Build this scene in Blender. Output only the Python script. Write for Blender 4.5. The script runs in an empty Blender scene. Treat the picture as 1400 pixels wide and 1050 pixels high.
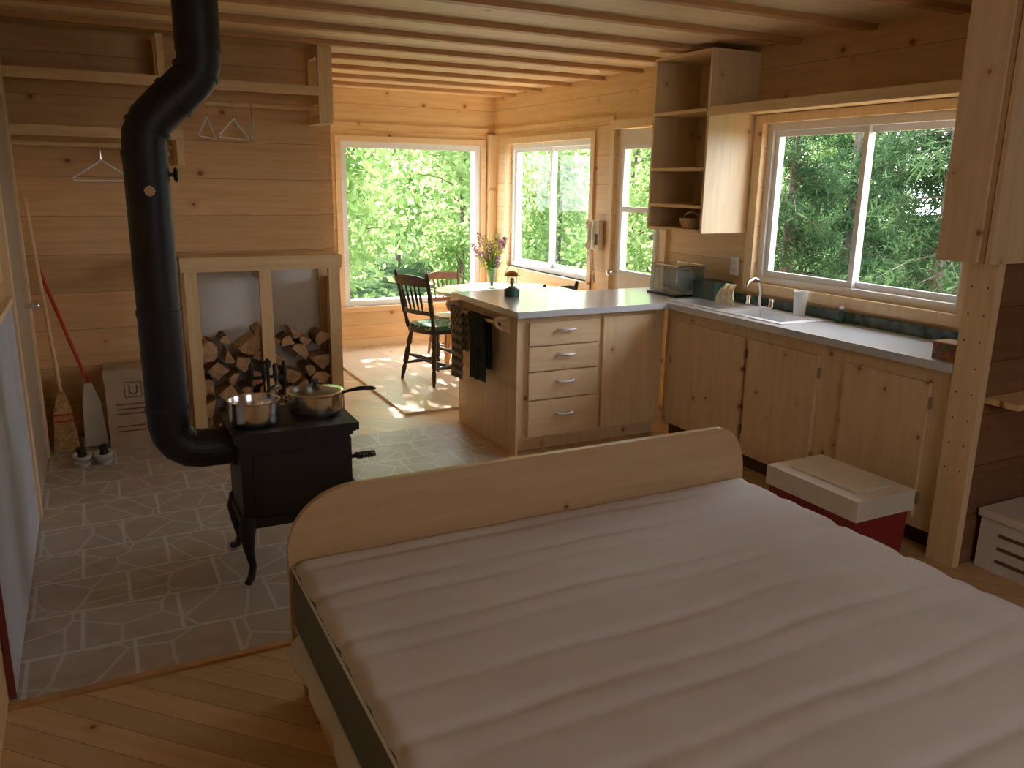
import bpy, bmesh, math, random
import numpy as np
from mathutils import Vector, Matrix
random.seed(7); np.random.seed(7)
scn=bpy.context.scene; COL=scn.collection
pi=math.pi
# ---------------------------------------------------------------- materials
class NT:
    def __init__(s,name):
        s.m=bpy.data.materials.new(name); s.m.use_nodes=True; s.t=s.m.node_tree; s.t.nodes.clear()
        s.out=s.n('OutputMaterial'); s.b=s.n('BsdfPrincipled'); s.l(s.b.outputs[0],s.out.inputs[0])
    def n(s,typ,**kw):
        nd=s.t.nodes.new('ShaderNode'+typ)
        for k,v in kw.items(): setattr(nd,k,v)
        return nd
    def l(s,a,b): s.t.links.new(a,b)
    def put(s,v,inp):
        if isinstance(v,(int,float)): inp.default_value=v
        elif isinstance(v,(tuple,list)):
            inp.default_value=tuple(v)+((1,) if len(v)==3 and len(inp.default_value)==4 else ())
        else: s.l(v,inp)
    def math(s,op,a,b=0.0,c=None):
        nd=s.n('Math',operation=op); s.put(a,nd.inputs[0]); s.put(b,nd.inputs[1])
        if c is not None: s.put(c,nd.inputs[2])
        return nd.outputs[0]
    def comb(s,a,b,c):
        nd=s.n('CombineXYZ')
        for i,v in enumerate((a,b,c)): s.put(v,nd.inputs[i])
        return nd.outputs[0]
    def mix(s,f,a,b,blend='MIX'):
        nd=s.n('Mix',data_type='RGBA',blend_type=blend); s.put(f,nd.inputs[0]); s.put(a,nd.inputs[6]); s.put(b,nd.inputs[7]); return nd.outputs[2]
    def mr(s,v,a,b,c=0.0,d=1.0):
        nd=s.n('MapRange'); s.put(v,nd.inputs[0])
        for i,x in enumerate((a,b,c,d)): nd.inputs[i+1].default_value=x
        return nd.outputs[0]
    def noise(s,vec,scale=1,detail=3,dist=0,rough=.5):
        nd=s.n('TexNoise'); s.put(vec,nd.inputs['Vector']); nd.inputs['Scale'].default_value=scale; nd.inputs['Detail'].default_value=detail
        nd.inputs['Distortion'].default_value=dist; nd.inputs['Roughness'].default_value=rough; return nd.outputs[0]
    def bump(s,h,strength=.2,dist=.01):
        nd=s.n('Bump'); nd.inputs['Strength'].default_value=strength; nd.inputs['Distance'].default_value=dist
        s.l(h,nd.inputs['Height']); s.l(nd.outputs[0],s.b.inputs['Normal'])
    def tc(s): return s.n('TexCoord').outputs['Object']

def simple(name,col,rough=.5,metal=0,var=.12,scale=8,bump=0,spec=None,coat=0):
    k=NT(name); tc=k.tc(); f=k.noise(tc,scale,4)
    c2=tuple(min(1,c*(1-var)) for c in col); c1=tuple(min(1,c*(1+var)) for c in col)
    k.l(k.mix(k.mr(f,.3,.7),c2,c1),k.b.inputs['Base Color'])
    k.b.inputs['Roughness'].default_value=rough; k.b.inputs['Metallic'].default_value=metal
    if spec is not None: k.b.inputs['Specular IOR Level'].default_value=spec
    if coat: k.b.inputs['Coat Weight'].default_value=coat; k.b.inputs['Coat Roughness'].default_value=.12
    if bump: k.bump(k.noise(tc,scale*6,4),bump,.004)
    return k.m

def wood(name,c1,c2,along='X',across='Z',width=.24,knots=.5,gap=.012,rot=0,rough=.5,knot_r=.017,kscale=2.6,off=0.0,planks=True):
    k=NT(name); v=k.tc()
    if rot:
        mp=k.n('Mapping'); mp.inputs['Rotation'].default_value=(0,0,rot); k.l(v,mp.inputs[0]); v=mp.outputs[0]
    sp=k.n('SeparateXYZ'); k.l(v,sp.inputs[0]); o=dict(X=sp.outputs[0],Y=sp.outputs[1],Z=sp.outputs[2])
    A=o[along]; B=o[across]; C=o[[q for q in 'XYZ' if q not in (along,across)][0]]
    fb=k.math('ADD',k.math('DIVIDE',B,width),off)
    idx=k.math('FLOOR',fb); wn=k.n('TexWhiteNoise',noise_dimensions='1D'); k.l(idx,wn.inputs['W']); w=wn.outputs['Value']
    if not planks: w=k.math('MULTIPLY',w,0.0)
    A2=k.math('ADD',A,k.math('MULTIPLY',w,13.7))
    g=k.noise(k.comb(k.math('MULTIPLY',A2,1.6),k.math('MULTIPLY',B,26),k.math('MULTIPLY',C,26)),1,5,.5)
    big=k.noise(k.comb(k.math('MULTIPLY',A2,.7),k.math('MULTIPLY',B,5),k.math('MULTIPLY',C,5)),1,2,.8)
    ring=k.math('SINE',k.math('MULTIPLY',big,55.0))
    fac=k.math('ADD',k.mr(g,.3,.7,0,.75),k.math('MULTIPLY',ring,.13))
    col=k.mix(fac,c1,c2)
    if planks:
        dk=k.mr(w,0,1,.84,1.06); h=k.n('HueSaturation'); k.l(dk,h.inputs['Value']); k.l(col,h.inputs['Color']); col=h.outputs[0]
    vo=k.n('TexVoronoi',voronoi_dimensions='2D',feature='F1'); k.l(k.comb(k.math('MULTIPLY',A2,kscale),k.math('MULTIPLY',B,kscale*1.15),0.0),vo.inputs['Vector']); vo.inputs['Scale'].default_value=1
    sc=k.n('SeparateColor'); k.l(vo.outputs['Color'],sc.inputs[0])
    keep=k.math('LESS_THAN',sc.outputs[0],knots)
    rr=knot_r*kscale
    dd=k.math('ADD',vo.outputs['Distance'],k.mr(sc.outputs[1],0,1,-.012,.03))
    kn=k.math('MULTIPLY',k.mr(dd,rr,rr*.55),keep); halo=k.math('MULTIPLY',k.mr(dd,rr*3.2,rr*.8,0,.42),keep)
    dark=tuple(x*y for x,y in zip(c2,(.36,.20,.12)))
    mid=tuple(x*y for x,y in zip(c2,(.82,.58,.38)))
    col=k.mix(halo,col,mid); col=k.mix(k.math('MULTIPLY',kn,.9),col,dark)
    hgt=g
    if planks and gap:
        fr=k.math('FRACT',fb); e=k.math('MINIMUM',fr,k.math('SUBTRACT',1.0,fr)); gm=k.mr(e,gap,gap*.4)
        col=k.mix(k.math('MULTIPLY',gm,.7),col,tuple(x*y for x,y in zip(c2,(.3,.2,.13))))
        hgt=k.math('SUBTRACT',k.math('MULTIPLY',g,.25),gm)
    k.l(col,k.b.inputs['Base Color']); k.b.inputs['Roughness'].default_value=rough
    k.bump(hgt,.35,.006)
    return k.m
PC1=(.87,.63,.34); PC2=(.75,.49,.23)
WA,WB=(.89,.63,.33),(.78,.48,.21)
wallX=wood('pine_wall_x',WA,WB,'X','Z',.235,.6,gap=.009)
wallY=wood('pine_wall_y',WA,WB,'Y','Z',.235,.6,gap=.009)
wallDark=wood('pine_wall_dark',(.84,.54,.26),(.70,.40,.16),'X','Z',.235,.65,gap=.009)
recess=wood('shade_darkened_plank',(.30,.16,.08),(.20,.10,.045),'X','Z',.235,.5)  # plank colour darkened to stand for the shade in the unlit recess
ceilM=wood('ceiling_plywood',(.94,.73,.45),(.87,.61,.33),'X','Y',.26,.35,gap=.006,kscale=1.8,knot_r=.014)
battenM=wood('ceiling_batten',(.66,.37,.16),(.52,.26,.10),'X','Y',1,.3,planks=False)
floorM=wood('pine_floor',(.72,.49,.26),(.60,.37,.17),'X','Y',.095,.5,gap=.02,rot=pi/4,rough=.35,knot_r=.012,kscale=3.2)
platM=wood('plywood_floor',(.80,.64,.46),(.71,.54,.36),'Y','X',1.2,.2,gap=.003,rough=.35)
CB1=(.87,.67,.43); CB2=(.77,.55,.31)
cabX=wood('cabinet_pine_z',CB1,CB2,'Z','X',9,.55,planks=False,knot_r=.014,kscale=3.4,rough=.4)
cabY=wood('cabinet_pine_zy',CB1,CB2,'Z','Y',9,.7,planks=False,knot_r=.014,kscale=4.2,rough=.4)
cabH=wood('cabinet_pine_x',CB1,CB2,'X','Z',9,.3,planks=False,knot_r=.012,kscale=3.0,rough=.4)
boardX=wood('pine_board_x',PC1,PC2,'X','Y',9,.4,planks=False,knot_r=.01,kscale=3)
boardY=wood('pine_board_y',PC1,PC2,'Y','X',9,.4,planks=False,knot_r=.01,kscale=3)
boardZ=wood('pine_board_z',PC1,PC2,'Z','X',9,.4,planks=False,knot_r=.01,kscale=3)
T1=(.90,.69,.42); T2=(.81,.58,.32)
trimX=wood('pine_trim_x',T1,T2,'X','Z',9,.25,planks=False,knot_r=.01)
trimY=wood('pine_trim_y',T1,T2,'Y','Z',9,.25,planks=False,knot_r=.01)
trimZ=wood('pine_trim_z',T1,T2,'Z','Y',9,.25,planks=False,knot_r=.01)
headM=wood('headboard_plywood',(.70,.50,.30),(.61,.41,.23),'X','Z',9,.2,planks=False,knot_r=.008,kscale=2,rough=.35)
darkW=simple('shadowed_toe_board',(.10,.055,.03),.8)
white=simple('white_vinyl',(.84,.86,.88),.4,var=.03)
doorM=simple('cream_door_paint',(.90,.84,.72),.45,var=.03)
door2M=simple('tan_door_paint',(.50,.39,.27),.5,var=.06)
greyPanel=simple('grey_cement_board',(.52,.53,.60),.7,var=.08,scale=4)
greyDry=simple('grey_plasterboard',(.88,.86,.82),.8,var=.10,scale=3)
black=simple('black_stove_iron',(.012,.011,.012),.55,var=.3,scale=20,bump=.15)
pipeM=simple('black_stovepipe_steel',(.014,.014,.018),.5,metal=.2,var=.3,scale=10,bump=.05)
steel=simple('stainless_steel',(.76,.75,.74),.2,metal=1,var=.06)
sinkM=simple('brushed_stainless',(.80,.81,.83),.34,metal=.5,var=.06)
chrome=simple('chrome',(.78,.78,.80),.12,metal=1,var=.03)
handM=simple('satin_white_metal_handle',(.82,.82,.88),.3,metal=.1,var=.03)
hingeM=simple('dull_brass_hinge',(.42,.34,.24),.5,metal=.3,var=.05)
blackPl=simple('black_plastic',(.02,.02,.022),.35,var=.1)
counterM=simple('blue_grey_laminate',(.64,.67,.74),.3,var=.07,scale=160,spec=.6,coat=.8)
redM=simple('red_plastic',(.26,.018,.022),.4,var=.08)
redDk=simple('dark_red_edging',(.18,.03,.02),.5)
coolW=simple('cream_plastic',(.76,.73,.67),.4,var=.05)
greenT=simple('green_marbled_tile',(.07,.12,.10),.2,var=.8,scale=18)
greenB=simple('green_tin',(.03,.10,.08),.35,var=.2)
towelG=simple('grey_green_towel',(.09,.11,.095),.95,var=.3,scale=60,bump=.5)
chairBlk=simple('dark_stained_wood',(.035,.022,.018),.3,var=.3,scale=12)
chairBrn=simple('reddish_brown_wood',(.20,.08,.04),.3,var=.3,scale=12)
legM=simple('golden_varnished_wood',(.55,.30,.11),.3,var=.2,scale=14)
tableTop=simple('white_table_laminate',(.87,.85,.82),.25,var=.03)
matW=NT('mattress_ticking'); _t=matW.tc(); 
matW.l(matW.mix(matW.mr(matW.noise(_t,3,5),.3,.7),(.67,.625,.625),(.74,.70,.70)),matW.b.inputs['Base Color']); matW.b.inputs['Roughness'].default_value=.95
matW.bump(matW.noise(_t,300,2),.2,.002); matW=matW.m
matG=simple('mattress_grey_border',(.17,.19,.19),.95,var=.12,scale=200,bump=.3)
sheet=simple('white_cloth',(.74,.73,.73),.95,var=.05,scale=5,bump=.1)
straw=simple('broom_straw',(.50,.30,.12),.9,var=.4,scale=60,bump=.5)
cardM=simple('brown_cardboard',(.50,.36,.23),.85,var=.12,scale=6)
cardW=simple('white_cardboard',(.72,.70,.66),.8,var=.08,scale=6)
inkM=simple('brown_ink',(.16,.09,.06),.8)
yellowC=simple('yellow_dishcloth',(.90,.78,.54),.95,var=.12,scale=40,bump=.3)
beigeP=simple('beige_phone_plastic',(.84,.76,.60),.4,var=.05)
wickerM=simple('wicker',(.58,.38,.20),.8,var=.4,scale=70,bump=.6)
barkM=simple('log_bark',(.24,.15,.10),.95,var=.4,scale=30,bump=.6)
brass=simple('brass',(.55,.38,.14),.3,metal=1)
redP=simple('red_painted_handle',(.55,.05,.02),.4)
rubber=simple('grey_rubber',(.50,.49,.46),.7)
k=NT('log_end_grain'); t=k.tc(); k.l(k.mix(k.mr(k.noise(t,11,5,1),.35,.65),(.64,.42,.23),(.42,.24,.12)),k.b.inputs['Base Color']); k.b.inputs['Roughness'].default_value=.9; k.bump(k.noise(t,60,3),.5,.004); endM=k.m
k=NT('log_split_face'); t=k.tc(); k.l(k.mix(k.mr(k.noise(t,14,5,1),.35,.65),(.72,.48,.27),(.48,.28,.14)),k.b.inputs['Base Color']); k.b.inputs['Roughness'].default_value=.9; splitM=k.m
def glassmat(name,tint=(1,1,1),gl=.06,rough=.02,fres=.35):
    k=NT(name); k.t.nodes.remove(k.b); tr=k.n('BsdfTransparent'); tr.inputs[0].default_value=(*tint,1); g=k.n('BsdfGlossy'); g.inputs['Roughness'].default_value=rough
    fr=k.n('LayerWeight'); fr.inputs[0].default_value=.25
    f=k.math('ADD',k.math('MULTIPLY',fr.outputs['Fresnel'],fres),gl)
    mx=k.n('MixShader'); k.l(f,mx.inputs[0]); k.l(tr.outputs[0],mx.inputs[1]); k.l(g.outputs[0],mx.inputs[2]); k.l(mx.outputs[0],k.out.inputs[0]); return k.m
glassM=glassmat('window_glass',(1,1,1),.0,.02,.06); glassV=glassmat('clear_glass',(.85,.95,.92),.15)
plasticClear=glassmat('translucent_blue_plastic',(.72,.82,.88),.10,.15)
# stone tile
k=NT('stone_vinyl_tile'); t=k.tc()
nz=k.n('TexNoise'); k.l(t,nz.inputs['Vector']); nz.inputs['Scale'].default_value=5
vm=k.n('VectorMath',operation='MULTIPLY_ADD'); k.l(nz.outputs['Color'],vm.inputs[0]); vm.inputs[1].default_value=(.03,.03,0); k.l(t,vm.inputs[2]); tw=vm.outputs[0]
br=k.n('TexBrick',offset=.5); k.l(t,br.inputs['Vector']); br.inputs['Scale'].default_value=1; br.inputs['Brick Width'].default_value=.34; br.inputs['Row Height'].default_value=.30; br.inputs['Mortar Size'].default_value=.009; br.inputs['Mortar Smooth'].default_value=.4
ve=k.n('TexVoronoi',voronoi_dimensions='2D',feature='DISTANCE_TO_EDGE'); k.l(tw,ve.inputs['Vector']); ve.inputs['Scale'].default_value=5.0
vc=k.n('TexVoronoi',voronoi_dimensions='2D',feature='F1'); k.l(tw,vc.inputs['Vector']); vc.inputs['Scale'].default_value=5.0
sc=k.n('SeparateColor'); k.l(vc.outputs['Color'],sc.inputs[0])
n1=k.noise(t,9,3,.3)
stone=k.mix(k.mr(n1,.3,.7),(.38,.30,.23),(.50,.42,.33)); stone=k.mix(k.math('MULTIPLY',sc.outputs[0],.5),stone,(.48,.42,.36))
g1=k.mr(ve.outputs['Distance'],.045,.012); gr=k.math('MAXIMUM',k.math('MULTIPLY',g1,.6),k.math('MULTIPLY',br.outputs['Fac'],.75))
k.l(k.mix(gr,stone,(.68,.66,.65)),k.b.inputs['Base Color']); k.b.inputs['Roughness'].default_value=.4
k.bump(k.math('SUBTRACT',n1,gr),.08,.003); tileM=k.m
k=NT('striped_tea_towel'); t=k.tc(); ck=k.n('TexChecker'); k.l(t,ck.inputs[0]); ck.inputs['Scale'].default_value=34; ck.inputs[1].default_value=(.60,.52,.42,1); ck.inputs[2].default_value=(.26,.20,.15,1)
k.l(ck.outputs[0],k.b.inputs['Base Color']); k.b.inputs['Roughness'].default_value=.95; towelS=k.m
k=NT('green_floral_fabric'); t=k.tc(); vo=k.n('TexVoronoi'); k.l(t,vo.inputs['Vector']); vo.inputs['Scale'].default_value=28
k.l(k.mix(k.mr(vo.outputs['Distance'],.25,.35),(.62,.60,.48),(.06,.17,.10)),k.b.inputs['Base Color']); k.b.inputs['Roughness'].default_value=.9; floralM=k.m
k=NT('printed_multicolour_card'); t=k.tc(); vo=k.n('TexVoronoi'); k.l(t,vo.inputs['Vector']); vo.inputs['Scale'].default_value=45
k.l(k.mix(.75,(.5,.28,.20),vo.outputs['Color'],'MULTIPLY'),k.b.inputs['Base Color']); printM=k.m
def leafmat(name,c1,c2,tr=.5):
    k=NT(name); t=k.tc(); f=k.mr(k.noise(t,2.5,4),.3,.7); c=k.mix(f,c1,c2)
    k.t.nodes.remove(k.b); d=k.n('BsdfDiffuse'); l=k.n('BsdfTranslucent'); k.l(c,d.inputs[0]); k.l(c,l.inputs[0]); mx=k.n('MixShader'); mx.inputs[0].default_value=tr
    k.l(d.outputs[0],mx.inputs[1]); k.l(l.outputs[0],mx.inputs[2]); k.l(mx.outputs[0],k.out.inputs[0]); return k.m
leafM=leafmat('bright_green_leaves',(.12,.24,.06),(.42,.54,.25)); needleM=leafmat('dark_conifer_needles',(.018,.042,.02),(.07,.125,.055),.35)
trunkM=simple('grey_bark',(.10,.08,.065),.9,var=.4,scale=10,bump=.5)
groundM=simple('forest_ground',(.03,.05,.025),.95,var=.5,scale=2,spec=0)
purpleM=simple('lavender_petals',(.62,.32,.66),.7,var=.2,scale=40); yellM=simple('yellow_petals',(.88,.82,.22),.7,var=.2,scale=40); pinkM=simple('pink_petals',(.88,.46,.58),.7,var=.2,scale=40); stemM=leafmat('green_stems',(.30,.50,.10),(.45,.62,.18),.5)
# ---------------------------------------------------------------- geometry helpers
ORG={}
class G:
    def __init__(s): s.b=bmesh.new(); s.mi=0
    def _set(s,fs):
        for f in fs: f.material_index=s.mi
    def box(s,x0,x1,y0,y1,z0,z1,M=None):
        vs=[s.b.verts.new((x,y,z)) for z in (z0,z1) for y in (y0,y1) for x in (x0,x1)]
        if M is not None:
            for v in vs: v.co=M@v.co
        fs=[s.b.faces.new([vs[i] for i in q]) for q in ((0,2,3,1),(4,5,7,6),(0,1,5,4),(2,6,7,3),(0,4,6,2),(1,3,7,5))]
        s._set(fs); return s
    def sweep(s,pts,r,seg=12,caps=True,sy=1.0):
        pts=[Vector(p) for p in pts]; n=len(pts); rs=r if isinstance(r,(list,tuple)) else [r]*n
        rings=[]; t0=(pts[1]-pts[0]).normalized(); a=Vector((0,0,1)) if abs(t0.z)<.9 else Vector((1,0,0)); N=t0.cross(a).normalized()
        for i,p in enumerate(pts):
            t=((pts[min(i+1,n-1)]-p).normalized()+(p-pts[max(i-1,0)]).normalized()) if 0<i<n-1 else (pts[1]-pts[0] if i==0 else pts[-1]-pts[-2])
            if t.length<1e-6: t=t0.copy()
            t.normalize(); N=(N-t*N.dot(t)); N.normalize(); Bn=t.cross(N)
            rings.append([s.b.verts.new(p+N*math.cos(2*pi*j/seg)*rs[i]+Bn*math.sin(2*pi*j/seg)*rs[i]*sy) for j in range(seg)])
        fs=[]
        for i in range(n-1):
            for j in range(seg): fs.append(s.b.faces.new((rings[i][j],rings[i][(j+1)%seg],rings[i+1][(j+1)%seg],rings[i+1][j])))
        if caps: fs.append(s.b.faces.new(rings[0][::-1])); fs.append(s.b.faces.new(rings[-1]))
        s._set(fs); return s
    def cyl(s,p0,p1,r0,r1=None,seg=16): return s.sweep([p0,p1],[r0,r0 if r1 is None else r1],seg)
    def lathe(s,prof,c=(0,0,0),seg=24,M=None):
        c=Vector(c); rings=[]; fs=[]
        for r,z in prof:
            if r<1e-5: rings.append([s.b.verts.new(c+Vector((0,0,z)))])
            else: rings.append([s.b.verts.new(c+Vector((r*math.cos(2*pi*j/seg),r*math.sin(2*pi*j/seg),z))) for j in range(seg)])
        if M is not None:
            for q in rings:
                for v in q: v.co=M@v.co
        for a,b in zip(rings,rings[1:]):
            for j in range(seg):
                k2=(j+1)%seg
                if len(a)==1 and len(b)==1: continue
                if len(a)==1: fs.append(s.b.faces.new((a[0],b[k2],b[j])))
                elif len(b)==1: fs.append(s.b.faces.new((a[j],a[k2],b[0])))
                else: fs.append(s.b.faces.new((a[j],a[k2],b[k2],b[j])))
        s._set(fs); return s
    def prism(s,poly,d0,d1,axis='Y'):
        def mk(p,d): return {'Y':(p[0],d,p[1]),'X':(d,p[0],p[1]),'Z':(p[0],p[1],d)}[axis]
        a=[s.b.verts.new(mk(p,d0)) for p in poly]; b=[s.b.verts.new(mk(p,d1)) for p in poly]; n=len(poly)
        fs=[s.b.faces.new(a),s.b.faces.new(b[::-1])]+[s.b.faces.new((a[i],b[i],b[(i+1)%n],a[(i+1)%n])) for i in range(n)]
        s._set(fs); return s
    def ball(s,c,r,seg=12,sc=(1,1,1)):
        m=Matrix.Translation(c)@Matrix.Diagonal((*[r*q for q in sc],1))
        return s.lathe([(math.sin(pi*i/8),-math.cos(pi*i/8)) for i in range(9)],(0,0,0),seg,m)
    def done(s,name,mat,parent=None,smooth=False,bevel=0,loc=None,seg=2,**props):
        if bevel:
            es=[e for e in s.b.edges if len(e.link_faces)==2 and e.calc_face_angle(0)>.6]
            try: bmesh.ops.bevel(s.b,geom=es,offset=bevel,segments=seg,profile=.6,affect='EDGES',clamp_overlap=True)
            except Exception: pass
        bmesh.ops.recalc_face_normals(s.b,faces=s.b.faces[:])
        o=None
        if parent is not None: o=ORG[parent.name]
        elif loc is not None: o=Vector(loc)
        else: o=Vector((0,0,0))
        for v in s.b.verts: v.co-=o
        me=bpy.data.meshes.new(name); s.b.to_mesh(me); s.b.free()
        for m in (mat if isinstance(mat,(list,tuple)) else [mat]): me.materials.append(m)
        if smooth:
            me.polygons.foreach_set('use_smooth',[True]*len(me.polygons))
            try: me.set_sharp_from_angle(angle=.7)
            except Exception: pass
        ob=bpy.data.objects.new(name,me); COL.objects.link(ob)
        if parent is not None: ob.parent=parent
        else: ob.location=o
        ORG[ob.name]=o
        for a,v in props.items(): ob[a]=v
        return ob
def thing(name,loc,label,category,group=None):
    e=bpy.data.objects.new(name,None); COL.objects.link(e); e.location=loc; e.empty_display_size=.05; ORG[e.name]=Vector(loc); e['label']=label; e['category']=category
    if group: e['group']=group
    return e
def local(name,label,category,group=None): return thing(name,(0,0,0),label,category,group)
def place(e,loc,rz=0,s=1): e.location=loc; e.rotation_euler=(0,0,rz); e.scale=(s,s,s)
def dup(root,loc,rz=0,s=1,mats=None,label=None):
    r=root.copy(); COL.objects.link(r); r.location=loc; r.rotation_euler=(0,0,rz); r.scale=(s,s,s)
    if label: r['label']=label
    def rec(a,b):
        for c in a.children:
            d=c.copy(); COL.objects.link(d); d.parent=b
            if mats and d.type=='MESH': d.data=d.data.copy(); d.data.materials[0]=mats
            rec(c,d)
    rec(root,r); return r
ST=dict(kind='structure')
def wallgrid(name,axis,f0,f1,u0,u1,z0,z1,holes,mat):
    us=sorted({u0,u1,*[h[0] for h in holes],*[h[1] for h in holes]}); zs=sorted({z0,z1,*[h[2] for h in holes],*[h[3] for h in holes]})
    g=G()
    for a,b in zip(us,us[1:]):
        for c,d in zip(zs,zs[1:]):
            um=(a+b)/2; zm=(c+d)/2
            if any(h[0]<um<h[1] and h[2]<zm<h[3] for h in holes): continue
            if axis=='X': g.box(f0,f1,a,b,c,d)
            else: g.box(a,b,f0,f1,c,d)
    return g.done(name,mat,**ST)
# ---------------------------------------------------------------- room shell
H=2.49
G().box(-1.2,4.5,-2,8.05,-.12,0).done('floor',floorM,**ST)
G().box(-.38,2.12,2.75,5.06,0,.006).box(-.38,1.45,5.06,5.8,0,.006).done('floor.001',tileM,**ST)
G().box(1.9,3.78,5.4,7.89,0,.02).done('floor.002',platM,**ST)
G().box(-.38,.47,2.72,2.75,0,.012).box(.47,2.4,2.72,2.75,0,.012).done('trim_1',legM,**ST)
G().box(-1.2,4.5,-2,8.05,H,H+.1).done('ceiling',ceilM,**ST)
g=G()
y=2.75-.52*3
while y<7.85:
    g.box(-.6,3.78,y-.03,y+.03,H-.03,H); y+=.52
g.done('trim_2',battenM,bevel=.003,**ST)
W1=(2.17,3.63,.43,2.01)
wallgrid('wall_north','Y',7.89,8.05,1.2,3.95,0,H,[W1],wallX)
W2=(5.99,7.53,.83,2.02); W3=(2.56,4.00,1.05,2.03); D1=(4.97,5.64,0,2.08)
wallgrid('wall_east','X',3.78,3.93,2.1,8.05,0,H,[W2,W3,D1],wallY)
G().box(1.3,1.42,5.87,8,0,H).done('wall_dining_west',wallY,**ST)
G().box(-.50,-.38,-2,5.9,0,H).done('wall_west',wallY,**ST)
G().box(-.5,4.5,-2.1,-2,0,H).done('wall_south',wallX,**ST)
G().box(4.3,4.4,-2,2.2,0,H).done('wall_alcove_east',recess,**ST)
g=G().box(-.5,1.43,5.76,5.86,0,H)
for i in range(10):
    if i%2==0: g.box(1.43,1.455,5.765,5.855,.12+i*.235,.12+i*.235+.2)
g.done('wall_partition',wallDark,**ST)
G().box(1.42,1.55,5.87,5.93,0,H-.035).done('trim_11',wallDark,bevel=.002,**ST)
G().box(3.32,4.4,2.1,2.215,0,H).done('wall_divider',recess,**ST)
G().box(3.30,3.345,2.088,2.22,0,H).done('trim_3',trimZ,bevel=.002,**ST)
tr=bpy.data.objects['trim_3']; ORG['trim_3']=Vector((0,0,0))
for i in range(9):
    for y in (2.12,2.19): G().ball((3.299,y,.45+i*.115),.004,8,(.5,1,1)).done('screw',darkW,parent=tr)
G().box(1.43,3.76,7.872,7.89,2.14,2.18).box(3.762,3.78,5.66,7.89,2.14,2.18).done('trim_4',wallX,bevel=.003,**ST)
def casing(name,axis,f,h,w=.075,t=.018,sill=True):
    u0,u1,z0,z1=h; g=G()
    parts=[(u0-w,u0,z0-w,z1+w),(u1,u1+w,z0-w,z1+w),(u0,u1,z1,z1+w),(u0,u1,z0-w,z0)]
    for a,b,c,d in parts:
        if axis=='X': g.box(f-t,f,a,b,c,d)
        else: g.box(a,b,f-t,f,c,d)
    if sill:
        if axis=='X': g.box(f-.045,f+.05,u0-w,u1+w,z0-.02,z0)
        else: g.box(u0-w,u1+w,f-.045,f+.05,z0-.02,z0)
    g.done(name,trimZ if axis=='X' else trimX,bevel=.003,**ST)
casing('trim_5','Y',7.89,W1,.055); casing('trim_6','X',3.78,W2,.06); casing('trim_7','X',3.78,(D1[0],D1[1],.08,D1[3]),.06,.018,False)
g=G(); u0,u1,z0,z1=W3
g.box(3.76,3.78,u1,u1+.07,z0-.03,z1+.05).box(3.76,3.78,u0-.07,u0,z0-.03,z1+.05).box(3.76,3.78,u0,u1,z1,z1+.05).box(3.765,3.78,2.24,u1+.07,.99,z0)
g.done('trim_8',trimZ,bevel=.003,**ST)
G().box(1.43,3.76,7.87,7.89,0.02,.10).done('baseboard_north',trimX,bevel=.003,**ST)
G().box(3.76,3.78,5.7,7.87,0.02,.10).done('baseboard_east',trimY,bevel=.003,**ST)
G().box(3.70,3.78,7.81,7.89,.1,2.12).done('trim_9',trimZ,bevel=.003,**ST)
def window(name,axis,f,h,sashes,fw=.045):
    u0,u1,z0,z1=h; o=Vector((f,(u0+u1)/2,z0)) if axis=='X' else Vector(((u0+u1)/2,f,z0))
    g=G()
    def bx(d0,d1,a,b,c,d):
        if axis=='X': g.box(f+d0,f+d1,a,b,c,d)
        else: g.box(a,b,f+d0,f+d1,c,d)
    e0=.03 if sashes==2 else .005
    bx(e0,.13,u0,u0+fw,z0,z1); bx(e0,.13,u1-fw,u1,z0,z1); bx(e0,.13,u0+fw,u1-fw,z0,z0+fw); bx(e0,.13,u0+fw,u1-fw,z1-fw,z1)
    if sashes==2:
        m=(u0+u1)/2; s=.035
        for k2,(a,b) in enumerate(((u0+fw,m+.02),(m-.02,u1-fw))):
            d0=.05 if k2 else .08; c0=z0+fw; c1=z1-fw
            bx(d0,d0+.028,a,a+s,c0,c1); bx(d0,d0+.028,b-s,b,c0,c1); bx(d0,d0+.028,a+s,b-s,c0,c0+s); bx(d0,d0+.028,a+s,b-s,c1-s,c1)
    w=g.done(name,white,bevel=.002,loc=o,**ST)
    g=G()
    if axis=='X': g.box(f+.088,f+.092,u0+fw,u1-fw,z0+fw,z1-fw)
    else: g.box(u0+fw,u1-fw,f+.088,f+.092,z0+fw,z1-fw)
    g.done('window_pane',glassM,parent=w); return w
window('window_1','Y',7.89,W1,1,.055); window('window_2','X',3.78,W2,2); window('window_3','X',3.78,W3,2)
a,b,c,d=D1
g=G(); X0,X1=3.80,3.84; wa,wb,wc,wd=a+.12,b-.12,.98,1.92
g.box(X0,X1,a+.01,wa,0.02,d-.01).box(X0,X1,wb,b-.01,0.02,d-.01).box(X0,X1,wa,wb,0.02,wc).box(X0,X1,wa,wb,wd,d-.01)
dr=g.done('door_1',doorM,bevel=.002,loc=(3.82,(a+b)/2,0),**ST)
g=G().box(3.785,3.80,wa-.03,wa,wc-.03,wd+.03).box(3.785,3.80,wb,wb+.03,wc-.03,wd+.03).box(3.785,3.80,wa,wb,wc-.03,wc).box(3.785,3.80,wa,wb,wd,wd+.03).box(3.785,3.835,wa,wb,1.44,1.48)
g.done('window_frame',white,parent=dr,bevel=.002); G().box(3.818,3.822,wa,wb,wc,wd).done('window_pane',glassM,parent=dr)
G().cyl((3.80,b-.055,.95),(3.75,b-.055,.95),.012).ball((3.735,b-.055,.95),.028).done('door_knob',chrome,parent=dr,smooth=True)
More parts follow.
